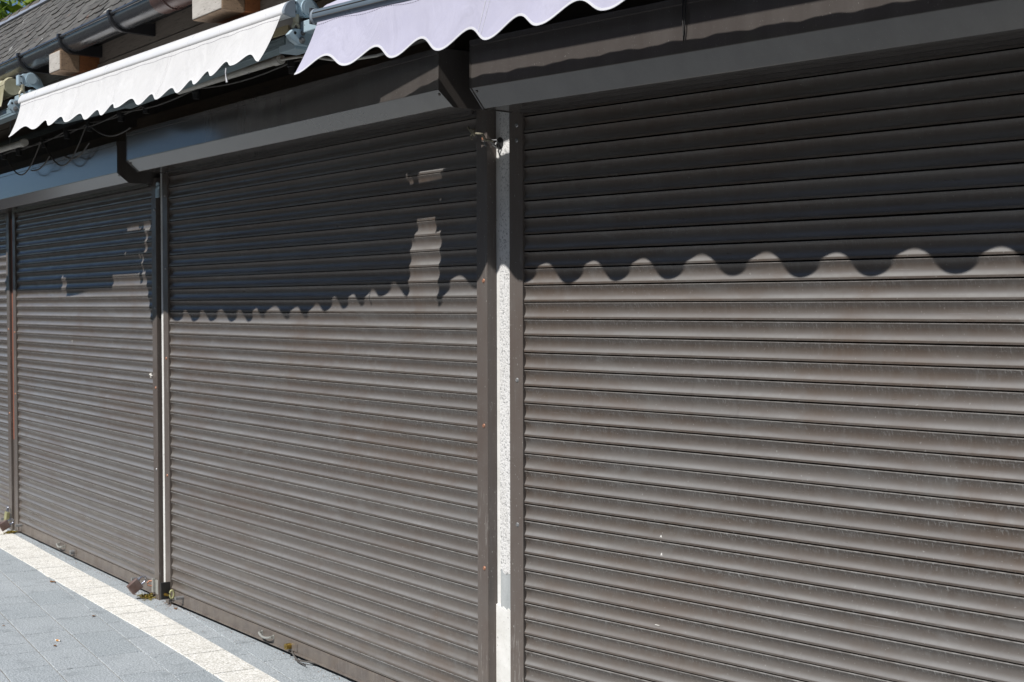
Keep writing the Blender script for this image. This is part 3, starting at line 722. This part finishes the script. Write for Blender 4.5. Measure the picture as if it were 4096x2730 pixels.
part('shade_bar', MB().box(-.28, .03, -.02, .06, 2.745, 2.80), M['bracket'], TA, bevel=.003)  # added to shade a lit block on the left shutter
shoulder(TA, .000, -.125, -.060, 2.675, 2.744)
arm(TA, -1.5, -.06, -.060, -.012, 2.680, 2.735)

# ------------------------------------------------------------------ tube lamps under the eaves
def tube_lamp(label, xa, xb, y, z, r, cable):
    L = thing('tube_lamp', label, 'lamp', MID, ((xa + xb) / 2, y, z), 'tube lamps under the eaves')
    part('tube', MB().cyl((xa, y, z), (xb - .05, y, z), r, 18), M['lamp'], L, smooth=50)
    part('end_holder', MB().cyl((xb - .05, y, z), (xb, y, z), r * 1.25, 18).cyl((xb, y, z), (xb + .006, y, z), r * .9, 18), M['lamp'], L, smooth=50)
    part('clip', MB().tube([(xb - .30, y - .002, z - r - .004), (xb - .29, y - .012, z - .004), (xb - .28, y - .004, z + r + .012), (xb - .28, y, 2.84)], .003, 6), M['steel'], L)
    if cable: part('cable', MB().tube(cable, .0065, 7), M['lamp'], L, smooth=60)
tube_lamp('tube lamp hanging behind the right corner of the white valance', -2.0, -.925, -.35, 2.672, .017,
          [(-.919, -.35, 2.670), (-.86, -.345, 2.668), (-.78, -.34, 2.664), (-.68, -.33, 2.650), (-.58, -.31, 2.628), (-.50, -.28, 2.615), (-.36, -.22, 2.62), (-.20, -.12, 2.66), (-.1, -.02, 2.70)])
tube_lamp('grubby tube lamp at the left edge of the photo, under the awning end', -5.5, -4.24, -.40, 2.632, .019, None)

# ------------------------------------------------------------------ strings of lamp sockets
def lstring(label, y, pts, loops):
    S = thing('light_string', label, 'light string', MID, (pts[len(pts) // 2][0], y, pts[len(pts) // 2][1]), 'strings of black lamp sockets')
    cab = []
    for (a, b) in zip(pts[:-1], pts[1:]):
        n = 8
        for i in range(n):
            t = i / n; cab.append((lerp(a[0], b[0], t), y, lerp(a[1], b[1], t) - .014 * math.sin(math.pi * t) * min(1.6, abs(b[0] - a[0]) / .6)))
    cab.append((pts[-1][0], y, pts[-1][1]))
    part('cable', MB().tube(cab, .0042, 6), M['cable'], S, smooth=60)
    for lp in loops: part('cable', MB().tube(lp, .0045, 6), M['cable'], S, smooth=60)
    for (x, z) in pts:
        part('socket', MB().tube([(x, y, z + .012), (x, y, z + .006), (x, y, z - .022), (x, y, z - .024), (x, y, z - .050)], .02, 16, True, [.020, .0215, .0215, .018, .017]), M['blackp'], S, smooth=40)
def arc(p, q, sag, n=14):
    p, q = Vector(p), Vector(q)
    return [tuple(p.lerp(q, i / n) - Vector((0, 0, sag * math.sin(math.pi * i / n)))) for i in range(n + 1)]
lstring('front string of black lamp sockets on a drooping cable', -.25, [(-5.6, 2.672), (-4.858, 2.665), (-3.916, 2.682), (-3.036, 2.692), (-2.029, 2.695), (-1.017, 2.684), (-.30, 2.70)], [])
lstring('rear string of sockets with cable loops hanging over the left box', -.24,
        [(-5.205, 2.668), (-4.37, 2.672), (-3.56, 2.692), (-2.70, 2.70)],
        [arc((-5.205, -.24, 2.66), (-4.37, -.26, 2.66), .175), arc((-4.37, -.25, 2.66), (-3.58, -.25, 2.68), .190), arc((-3.55, -.25, 2.68), (-2.93, -.235, 2.60), .055),
         arc((-4.62, -.245, 2.50), (-4.25, -.245, 2.56), .03), arc((-3.98, -.245, 2.535), (-3.55, -.245, 2.575), .045)])

# ------------------------------------------------------------------ cord and wire tied round the pillar
CH = thing('tied_cord', 'frayed cord knotted to wire across the guide beside the pillar', 'cord', MID, (.10, -.03, 2.25))
part('cord', MB().tube([(.018, -.045, 2.315), (.030, -.045, 2.303), (.040, -.043, 2.293), (.052, -.042, 2.290), (.064, -.041, 2.287), (.082, -.040, 2.284), (.100, -.038, 2.281), (.108, -.036, 2.268), (.118, -.034, 2.257), (.140, -.03, 2.255), (.155, -.028, 2.250)], .0042, 7).tube([(.100, -.040, 2.281), (.114, -.040, 2.276), (.120, -.038, 2.262), (.132, -.035, 2.255)], .0036, 7), M['rope'], CH, smooth=60)
kn = MB(); rk = random.Random(5)
for i in range(7):
    a = rk.random() * 6.28
    kn.tube([(.046 + .012 * math.cos(a + t * 2.2), -.046 + .008 * math.sin(3 * t + i), 2.292 + .012 * math.sin(a + t * 2.2)) for t in [j / 6 for j in range(7)]], .0036, 6)
kn.tube([(.038, -.045, 2.285), (.040, -.047, 2.275), (.048, -.047, 2.264)], .0028, 6)
part('knot', kn, M['rope'], CH, smooth=60)
part('wire', MB().tube([(.112, -.034, 2.262), (.112, -.036, 2.244), (.122, -.034, 2.234)], .0026, 6).tube([(.118, -.030, 2.256), (.140, .0, 2.258), (.120, .020, 2.250)], .0032, 6)
     .tube([(.135, -.018, 2.240), (.130, .005, 2.232), (.105, .022, 2.235), (.118, .024, 2.228)], .0024, 6).tube([(.128, -.02, 2.25), (.120, .0, 2.246), (.11, .015, 2.243), (.112, .02, 2.252)], .0034, 6), M['steel'], CH, smooth=60)

single('wire_loop', MB().tube([RGT.w(q) for q in [(.93, -.150, 2.620), (.931, -.222, 2.598), (.932, -.226, 2.52), (.935, -.224, 2.455), (.940, -.226, 2.50), (.942, -.222, 2.598), (.943, -.150, 2.62)]], .0022, 6), M['blackp'], 'thin black wire loop hanging over the front of the right shutter box', 'wire', MID, tuple(RGT.w((.935, -.20, 2.5))), smooth=60)

# small grey fitting hung between the middle and left shutters
HK = single('cable_lug', MB().tube([(-3.062 + .014 * math.cos(a), -.034, 2.306 + .017 * math.sin(a)) for a in [R(-70) + R(320) * i / 16 for i in range(17)]], .0065, 8)
            .box(-3.084, -3.052, -.040, -.028, 2.240, 2.292), M['bracket'], 'small pale blue metal lug with an eye hanging beside the box', 'metal fitting', MID, (-3.065, -.034, 2.27), bevel=.0015)

# ------------------------------------------------------------------ padlocks and fittings near the ground
def padlock(label, fr, base, tilt, w, h, d, mat, turn=90, group='padlocks at the foot of the guides'):
    p = thing('padlock', label, 'padlock', fr, base, group)
    Mx = Matrix.Translation(Vector(base)) @ Matrix.Rotation(R(tilt), 4, 'X') @ Matrix.Rotation(R(turn), 4, 'Z')
    part('body', MB().box(-w / 2, w / 2, -d / 2, d / 2, -h, 0, Mx), M[mat], p, bevel=.004)
    r = w * .28
    pts = [(-r, 0, -.004), (-r, 0, h * .35)] + [(-r * math.cos(a), 0, h * .35 + r * math.sin(a)) for a in [math.pi * i / 10 for i in range(1, 10)]] + [(r, 0, h * .35), (r, 0, -.004)]
    part('shackle', MB().tube([Mx @ Vector(q) for q in pts], .0055, 8), M['chrome'], p, smooth=60)
    return p
padlock('rusty brown padlock with bright shackle hanging over the moss', LFT, (.020, -.088, .078), -54, .062, .070, .030, 'rust')
padlock('yellowish square padlock on the guide at the far left', LFT, (-2.935, -.036, .120), -6, .060, .068, .026, 'yellow', 0)
padlock('dark brown padlock lying tilted on the ground at the far left', LFT, (-2.78, -.070, .060), -62, .060, .066, .030, 'rust')
HP = thing('hasp', 'pale grey hasp plate on the guide behind the rusty padlock', 'hasp', LFT, (.075, -.014, .05))
part('plate', MB().box(.052, .068, -.030, -.0125, .020, .100), M['alloy'], HP, bevel=.002)
part('plate', MB().box(.074, .112, -.0160, -.0125, .015, .095), M['alloy'], HP, bevel=.002)
part('staple', MB().tube([(.055, -.026, .085), (.045, -.040, .084), (.040, -.050, .074), (.042, -.048, .060), (.054, -.028, .056)], .0050, 8), M['copper'], HP, smooth=60)
LB = thing('lock_flange', 'black locking flange with brass bolt at the foot of the middle shutter', 'lock', MID, (-2.99, -.03, .02))
part('flange', MB().box(-2.998, -2.985, -.066, -.0125, .018, .112), M['blackp'], LB, bevel=.0015)
part('bolt', MB().cyl((-2.986, -.040, .045), (-2.955, -.040, .046), .0065, 8).cyl((-2.990, -.043, .045), (-2.980, -.043, .045), .009, 6), M['brass'], LB)
part('ring', MB().tube([(-2.945 + .003 * math.cos(a), -.020 + .010 * math.cos(a), .050 + .022 * math.sin(a)) for a in [2 * math.pi * i / 20 for i in range(21)]], .0060, 8), M['yellow'], LB, smooth=60)

# loose cable poking out under the middle shutter
single('loose_cable', MB().tube([(-1.545, .002, .014), (-1.515, -.014, .012), (-1.47, -.028, .004), (-1.42, -.038, -.002), (-1.37, -.030, -.001), (-1.33, -.012, .0), (-1.28, .005, .0)], .0042, 7)
       .tube([(-1.47, -.027, .002), (-1.42, -.044, -.003), (-1.36, -.050, -.004), (-1.31, -.052, -.004)], .003, 6), M['cable'], 'grey loose cable under the brass lock of the middle shutter', 'cable', MID, (-1.42, -.03, GZ), smooth=60)

# moss, litter
mm = MB(); rm = random.Random(11)
for i in range(420):
    x, y = rm.gauss(0, .030), rm.gauss(0, .020); a = rm.random() * 6.28; l = rm.uniform(.004, .010); z = rm.uniform(0, .018) * max(0, 1 - abs(x) / .08)
    dx, dy = l * math.cos(a), l * math.sin(a)
    mm.add([(x, y, z), (x + dx, y + dy, z + rm.uniform(.0, .008)), (x + dx - dy * .6, y + dy + dx * .6, z + rm.uniform(.0, .01)), (x - dy * .6, y + dx * .6, z + .002)], [(0, 1, 2, 3)])
mo = part('moss_patch', mm, M['moss'], None, (0, 0, 0)); mo.location = (-3.235, -.052, GZ + .002); tag(mo, 'green and yellow moss clump under the rusty padlock', 'moss')
m2 = mo.copy(); COL.objects.link(m2); m2.location = (-6.02, .015, GZ + .002); m2.rotation_euler = (0, 0, 2.0); m2.scale = (.9, .8, 1); tag(m2, 'small yellow moss clump at the far left post', 'moss')
cb = thing('cigarette_butt', 'orange and white cigarette butt lying on the grey paving', 'cigarette butt', MID, (-2.50, -.80, GZ))
part('filter', MB().cyl((-2.512, -.800, GZ + .0045), (-2.494, -.793, GZ + .0045), .0042, 10), M['butt'], cb)
part('paper', MB().cyl((-2.494, -.793, GZ + .0045), (-2.486, -.790, GZ + .0045), .0041, 10).cyl((-2.519, -.803, GZ + .0045), (-2.512, -.800, GZ + .0045), .0041, 10), M['paper'], cb)
def litter(x, y, s, rot, label):
    r2 = random.Random(int(abs(x * 1000)))
    mb = MB(); n = 9
    vs = [(0, 0, .003)] + [(s * math.cos(6.283 * i / n) * r2.uniform(.6, 1.1), s * .55 * math.sin(6.283 * i / n) * r2.uniform(.6, 1.1), r2.uniform(.001, .006)) for i in range(n)]
    mb.add(vs, [(0, i + 1, (i + 1) % n + 1) for i in range(n)])
    o = part('dry_leaf', mb, M['leafdry'], None, (0, 0, 0)); o.location = (x, y, GZ + .001); o.rotation_euler = (0, 0, rot)
    tag(o, label, 'leaf', 'dry leaf scraps on the paving')
litter(-4.02, -.33, .028, .3, 'longest dry leaf scrap at the outer edge of the cream band')
litter(-3.63, -.245, .012, 1.1, 'dry leaf scrap lying on the cream band')
litter(-2.95, -.46, .020, -.5, 'dry leaf scrap in the paving joint beyond the cream band')
litter(-3.00, -.915, .010, .2, 'dry leaf scrap in the joint nearest the left bottom corner')
litter(-3.36, -.075, .011, .6, 'dry leaf scrap beside the rusty padlock')
litter(-2.86, -.035, .016, -.2, 'brown leaf scrap under the black locking flange')
litter(-2.415, -.842, .016, .1, 'dark leaf scrap in front of the cigarette butt')

# crumbs of dirt blown against the foot of the shutters
dm = MB(); rd = random.Random(31)
for i in range(1500):
    x = rd.uniform(-6.4, .3); q = rd.random()
    y = -.010 - abs(rd.gauss(0, .016)) if q < .6 else -.012 - abs(rd.gauss(0, .05))
    if x < -3.2: y += .02 * (-3.2 - x) * .9
    if rd.random() < .35: x = rd.choice((-3.22, -2.93, -3.0, -6.05, .05)) + rd.gauss(0, .06)
    l = rd.uniform(.0015, .0055); a = rd.random() * 6.28; c_, s_ = l * math.cos(a), l * math.sin(a); w_ = rd.uniform(.3, .8)
    z = GZ + .0015
    dm.add([(x, y, z), (x + c_, y + s_, z + .001), (x + c_ - s_ * w_, y + s_ + c_ * w_, z + rd.uniform(.0005, .003)), (x - s_ * w_, y + c_ * w_, z)], [(0, 1, 2, 3)])
do = part('dirt_crumbs', dm, M['leafdry'], None, (0, 0, 0)); do['kind'] = 'stuff'; tag(do, 'brown dirt crumbs along the foot of the shutters', 'dirt')

# ------------------------------------------------------------------ paving
def rowang(): return R(-6.28)
CA, SA = math.cos(R(-6.28)), math.sin(R(-6.28))
def g2w(a, b):                               # paving grid -> world; b=0 runs along the joint through (-2.5,-.72)
    return (-2.568 + a * CA - b * SA, -.697 + a * SA + b * CA)
def pavers():
    rnd = random.Random(21); mb = MB(); tone = []
    W = .2175
    for r_ in range(-4, 11):
        b0, b1 = r_ * W + .0016, (r_ + 1) * W - .0016
        a = -9.5 + rnd.uniform(0, .4)
        while a < 9.5:
            l = rnd.choice((.2, .3, .4, .4, .52))
            t = rnd.random(); dz = rnd.uniform(-.0008, .0008)
            e = .0035
            n0 = len(mb.v)
            for (aa, bb, zz) in ((a + .0026, b0, -.006), (a + l - .0026, b0, -.006), (a + l - .0026, b1, -.006), (a + .0026, b1, -.006),
                                 (a + .0026 + e, b0 + e, 0), (a + l - .0026 - e, b0 + e, 0), (a + l - .0026 - e, b1 - e, 0), (a + .0026 + e, b1 - e, 0)):
                x, y = g2w(aa, bb); mb.v.append((x, y, GZ + zz + dz)); tone.append(t)
            mb.f += [tuple(n0 + i for i in (4, 5, 6, 7))] + [(n0 + i, n0 + (i + 1) % 4, n0 + 4 + (i + 1) % 4, n0 + 4 + i) for i in range(4)]
            a += l
    mb.att = {'tone': tone}
    return mb
struct('pavement', pavers(), M['pgrey'])
pb = MB()
def gq(a, b, z): return (*g2w(a, b), z)
pb.add([gq(-9.6, -.872, GZ - .0050), gq(9.6, -.872, GZ - .0050), gq(9.6, 2.45, GZ - .0050), gq(-9.6, 2.45, GZ - .0050)], [(0, 1, 2, 3)])
struct('paving_bed', pb, M['joint'])
kb = MB(); a = -9.6
while a < 9.6:
    vs = [gq(aa, bb, z) for aa in (a + .002, a + .998) for bb in (-1.02, -.873) for z in (GZ - .15, GZ + .001)]
    kb.add(vs, [(0, 1, 3, 2), (4, 6, 7, 5), (0, 4, 5, 1), (2, 3, 7, 6), (1, 5, 7, 3)]); a += 1.0
struct('added_kerb', kb, M['added_kerb'], bevel=.008)  # unseen edge stones, added along with the dark street surface
gm = MB(); gm.add([(-400, -400, GZ - .120), (400, -400, GZ - .120), (400, 400, GZ - .120), (-400, 400, GZ - .120)], [(0, 1, 2, 3)])
gm.att = {'tone': [.4] * 4}
struct('added_road', gm, M['added_asphalt'])  # unseen surface, added dark so less sunlight bounces off the ground
# curved cream band
UP = [(-9.0, .10), (-7.2, .045), (-6.251, .012), (-5.371, -.034), (-4.924, -.062), (-4.094, -.105), (-3.057, -.151), (-2.493, -.186), (-1.859, -.229), (-1.119, -.282), (0, -.372), (1.5, -.51), (3.5, -.72), (7, -1.12)]
LO = [(-9.0, -.115), (-7.2, -.165), (-6.251, -.20), (-5.293, -.262), (-4.577, -.298), (-3.823, -.338), (-3.213, -.366), (-2.629, -.393), (-2.315, -.407), (-1.615, -.451), (-1.265, -.478), (0, -.58), (1.5, -.72), (3.5, -.93), (7, -1.33)]
UP, LO = [[(x + .0097 * (x - 4.485), y + .0097 * (y + 3.071)) for x, y in L] for L in (UP, LO)]
def poly(L, x):
    for (a, ya), (b, yb) in zip(L[:-1], L[1:]):
        if x <= b: return lerp(ya, yb, (x - a) / (b - a))
    return L[-1][1]
def band():
    rnd = random.Random(2); mb = MB(); tone = []
    js = [-9.0, -8.6, -8.2, -8.0, -7.6, -7.2, -7.0, -6.6, -6.2, -6.0, -5.74, -5.335, -4.915, -4.50, -4.09, -3.70, -3.50, -3.095, -2.905, -2.515, -2.29, -1.855, -1.45, -1.05, -.84, -.42, 0, .2, .6, 1.0, 1.2, 1.6, 2.0, 2.4, 2.6, 3.0, 3.4, 3.8, 4.2, 4.6, 5, 5.4, 5.8, 6.2, 6.6, 7]
    for a, b in zip(js[:-1], js[1:]):
        t = rnd.random(); g = .0042; e = .0045; n = 4; n0 = len(mb.v)
        a_, b_ = a + g, b - g
        for i in range(n + 1):
            x = lerp(a_, b_, i / n); yl, yu = poly(LO, x), poly(UP, x)
            k = .11 * .16
            for (y, z) in ((yl, -.005), (yl + e, .0042), (yu - e, .0042), (yu, -.005)):
                mb.v.append((x + (y - yl) * .10, y, GZ + z)); tone.append(t)
        for i in range(n):
            for j in range(3): mb.f.append((n0 + i * 4 + j, n0 + (i + 1) * 4 + j, n0 + (i + 1) * 4 + j + 1, n0 + i * 4 + j + 1))
        mb.f.append((n0, n0 + 1, n0 + 2, n0 + 3)); q = n0 + n * 4; mb.f.append((q, q + 1, q + 2, q + 3))
    mb.att = {'tone': tone}; return mb
struct('paving_band', band(), M['pwhite'])

# ------------------------------------------------------------------ tree behind the roof
def tree(x, y, h, crown, label, seed):
    rnd = random.Random(seed)
    T = D.objects.new('tree', None); COL.objects.link(T); T.location = (x, y, GZ); tag(T, label, 'tree', 'trees behind the kiosk roof'); T['_b'] = (0, 0, 0)
    mb = MB()
    mb.tube([(0, 0, 0), (.1, .05, h * .3), (.05, .1, h * .55), (.15, 0, h * .85)], .2, 10, True, [.24, .19, .13, .04])
    tips = []
    for i in range(14):
        a = i * 2.4; z0 = h * rnd.uniform(.35, .75); l = crown * rnd.uniform(.55, .95)
        p = [(0.08, .06, z0), (l * .5 * math.cos(a), l * .5 * math.sin(a), z0 + l * .35), (l * math.cos(a), l * math.sin(a), z0 + l * rnd.uniform(.3, .7))]
        mb.tube(p, .05, 6, True, [.07, .04, .012]); tips.append(p[2]); tips.append(p[1])
    part('trunk', mb, M['bark'], T, (0, 0, 0), smooth=60)
    lf = MB(); tone = []
    cl = []
    for i in range(95):
        while True:
            v = Vector((rnd.uniform(-1, 1), rnd.uniform(-1, 1), rnd.uniform(-1, 1)))
            if .35 < v.length < 1: break
        cl.append((Vector((v.x * crown, v.y * crown, h * .64 + v.z * h * .36)), crown * rnd.uniform(.13, .24), rnd.random()))
    for (c, r, tb) in cl:
        for i in range(95):
            d = Vector((rnd.gauss(0, 1), rnd.gauss(0, 1), rnd.gauss(0, 1))).normalized() * r * rnd.uniform(.4, 1.05)
            p = c + d; s = rnd.uniform(.045, .085)
            n = Vector((rnd.gauss(0, 1), rnd.gauss(0, 1), rnd.gauss(.6, 1))).normalized(); u = n.orthogonal().normalized(); w = n.cross(u)
            a = rnd.random() * 6.28; u, w = u * math.cos(a) + w * math.sin(a), w * math.cos(a) - u * math.sin(a)
            n0 = len(lf.v); lf.v += [tuple(p - u * s), tuple(p + w * s * .45), tuple(p + u * s), tuple(p - w * s * .45)]; lf.f.append((n0, n0 + 1, n0 + 2, n0 + 3))
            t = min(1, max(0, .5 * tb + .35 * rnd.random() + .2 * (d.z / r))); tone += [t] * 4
    lf.att = {'tone': tone}
    part('crown', lf, M['leaf'], T, (0, 0, 0))
tree(-10.3, 2.3, 5.4, 1.9, 'bright green leafy tree showing past the roof ridge', 3)
tree(-13.4, 3.6, 6.4, 2.3, 'darker leafy tree further back behind the ridge at the top left corner', 8)

# ------------------------------------------------------------------ unseen slope added behind the camera to block sky light
def sky_block_slope():
    rnd = random.Random(5); mb = MB(); na, nr_ = 120, 14
    ph = [rnd.uniform(0, 6.28) for _ in range(6)]
    for i in range(na + 1):
        az = 168 + 192 * i / na; a = R(az)
        edge = min(1, max(.075, (az - 204) / 7)) * min(1, (360 - az) / 8 + .1)
        for j in range(nr_ + 1):
            t = j / nr_; d = 22 + 40 * t
            h = d * math.tan(R(36)) * (t ** .55) * edge * (.93 + .05 * math.sin(a * 9 + ph[0]) + .04 * math.sin(a * 31 + ph[1])) * .82
            h += t * edge * (1.0 * math.sin(a * 60 + j * 1.3 + ph[2]) + .7 * rnd.random())
            mb.v.append((d * math.cos(a), d * math.sin(a), h + GZ - .02))
    w = nr_ + 1
    mb.f = [(i * w + j, (i + 1) * w + j, (i + 1) * w + j + 1, i * w + j + 1) for i in range(na) for j in range(nr_)]
    return mb
struct('sky_block_hill', sky_block_slope(), M['sky_block_hill'])

# ------------------------------------------------------------------ camera, sun, sky
cam = D.cameras.new('camera'); co = D.objects.new('camera', cam); COL.objects.link(co); sc.camera = co
cam.lens = 50.0; cam.sensor_width = 36.0; cam.clip_start = .05; cam.clip_end = 2000
pitch, roll, ang = R(1.4767), R(-.1338), R(35.86)
Xu = Vector((math.sin(ang), -math.cos(ang))); Yu = Vector((math.cos(ang), math.sin(ang)))
def toW(a, b, z): return Vector((a * Xu[0] + b * Xu[1], a * Yu[0] + b * Yu[1], z))
F0 = Vector((0, math.cos(pitch), -math.sin(pitch))); R0 = Vector((1, 0, 0)); U0 = R0.cross(F0)
Rr = R0 * math.cos(roll) + U0 * math.sin(roll); Ur = U0 * math.cos(roll) - R0 * math.sin(roll)
Fw, Rw, Uw = toW(*F0), toW(*Rr), toW(*Ur)
mw = Matrix((( Rw.x, Uw.x, -Fw.x, 4.485), (Rw.y, Uw.y, -Fw.y, -3.071), (Rw.z, Uw.z, -Fw.z, 1.645), (0, 0, 0, 1)))
co.matrix_world = mw
cam.dof.use_dof = True; cam.dof.focus_distance = 5.6; cam.dof.aperture_fstop = 9.0

sdir = Vector((.20, -1.0, 1.19)).normalized()
sl = D.lights.new('sun', 'SUN'); so = D.objects.new('sun', sl); COL.objects.link(so)
sl.energy = 5.0; sl.angle = R(.53); sl.color = (1.0, .975, .945)
so.rotation_euler = sdir.to_track_quat('Z', 'Y').to_euler(); so.location = (0, -5, 8)
w = D.worlds.new('World'); sc.world = w; w.use_nodes = True
nt = w.node_tree; bg = nt.nodes['Background']
sky = nt.nodes.new('ShaderNodeTexSky'); sky.sky_type = 'NISHITA'; sky.sun_disc = False
sky.air_density = .75; sky.dust_density = .1; sky.ozone_density = 6.0
sky.sun_elevation = math.asin(sdir.z); sky.sun_rotation = math.atan2(sdir.x, sdir.y)
nt.links.new(sky.outputs[0], bg.inputs['Color']); bg.inputs['Strength'].default_value = .085
sc.view_settings.view_transform = 'Standard'; sc.view_settings.look = 'None'; sc.view_settings.exposure = 0

for o in D.objects:
    if '_b' in o: del o['_b']
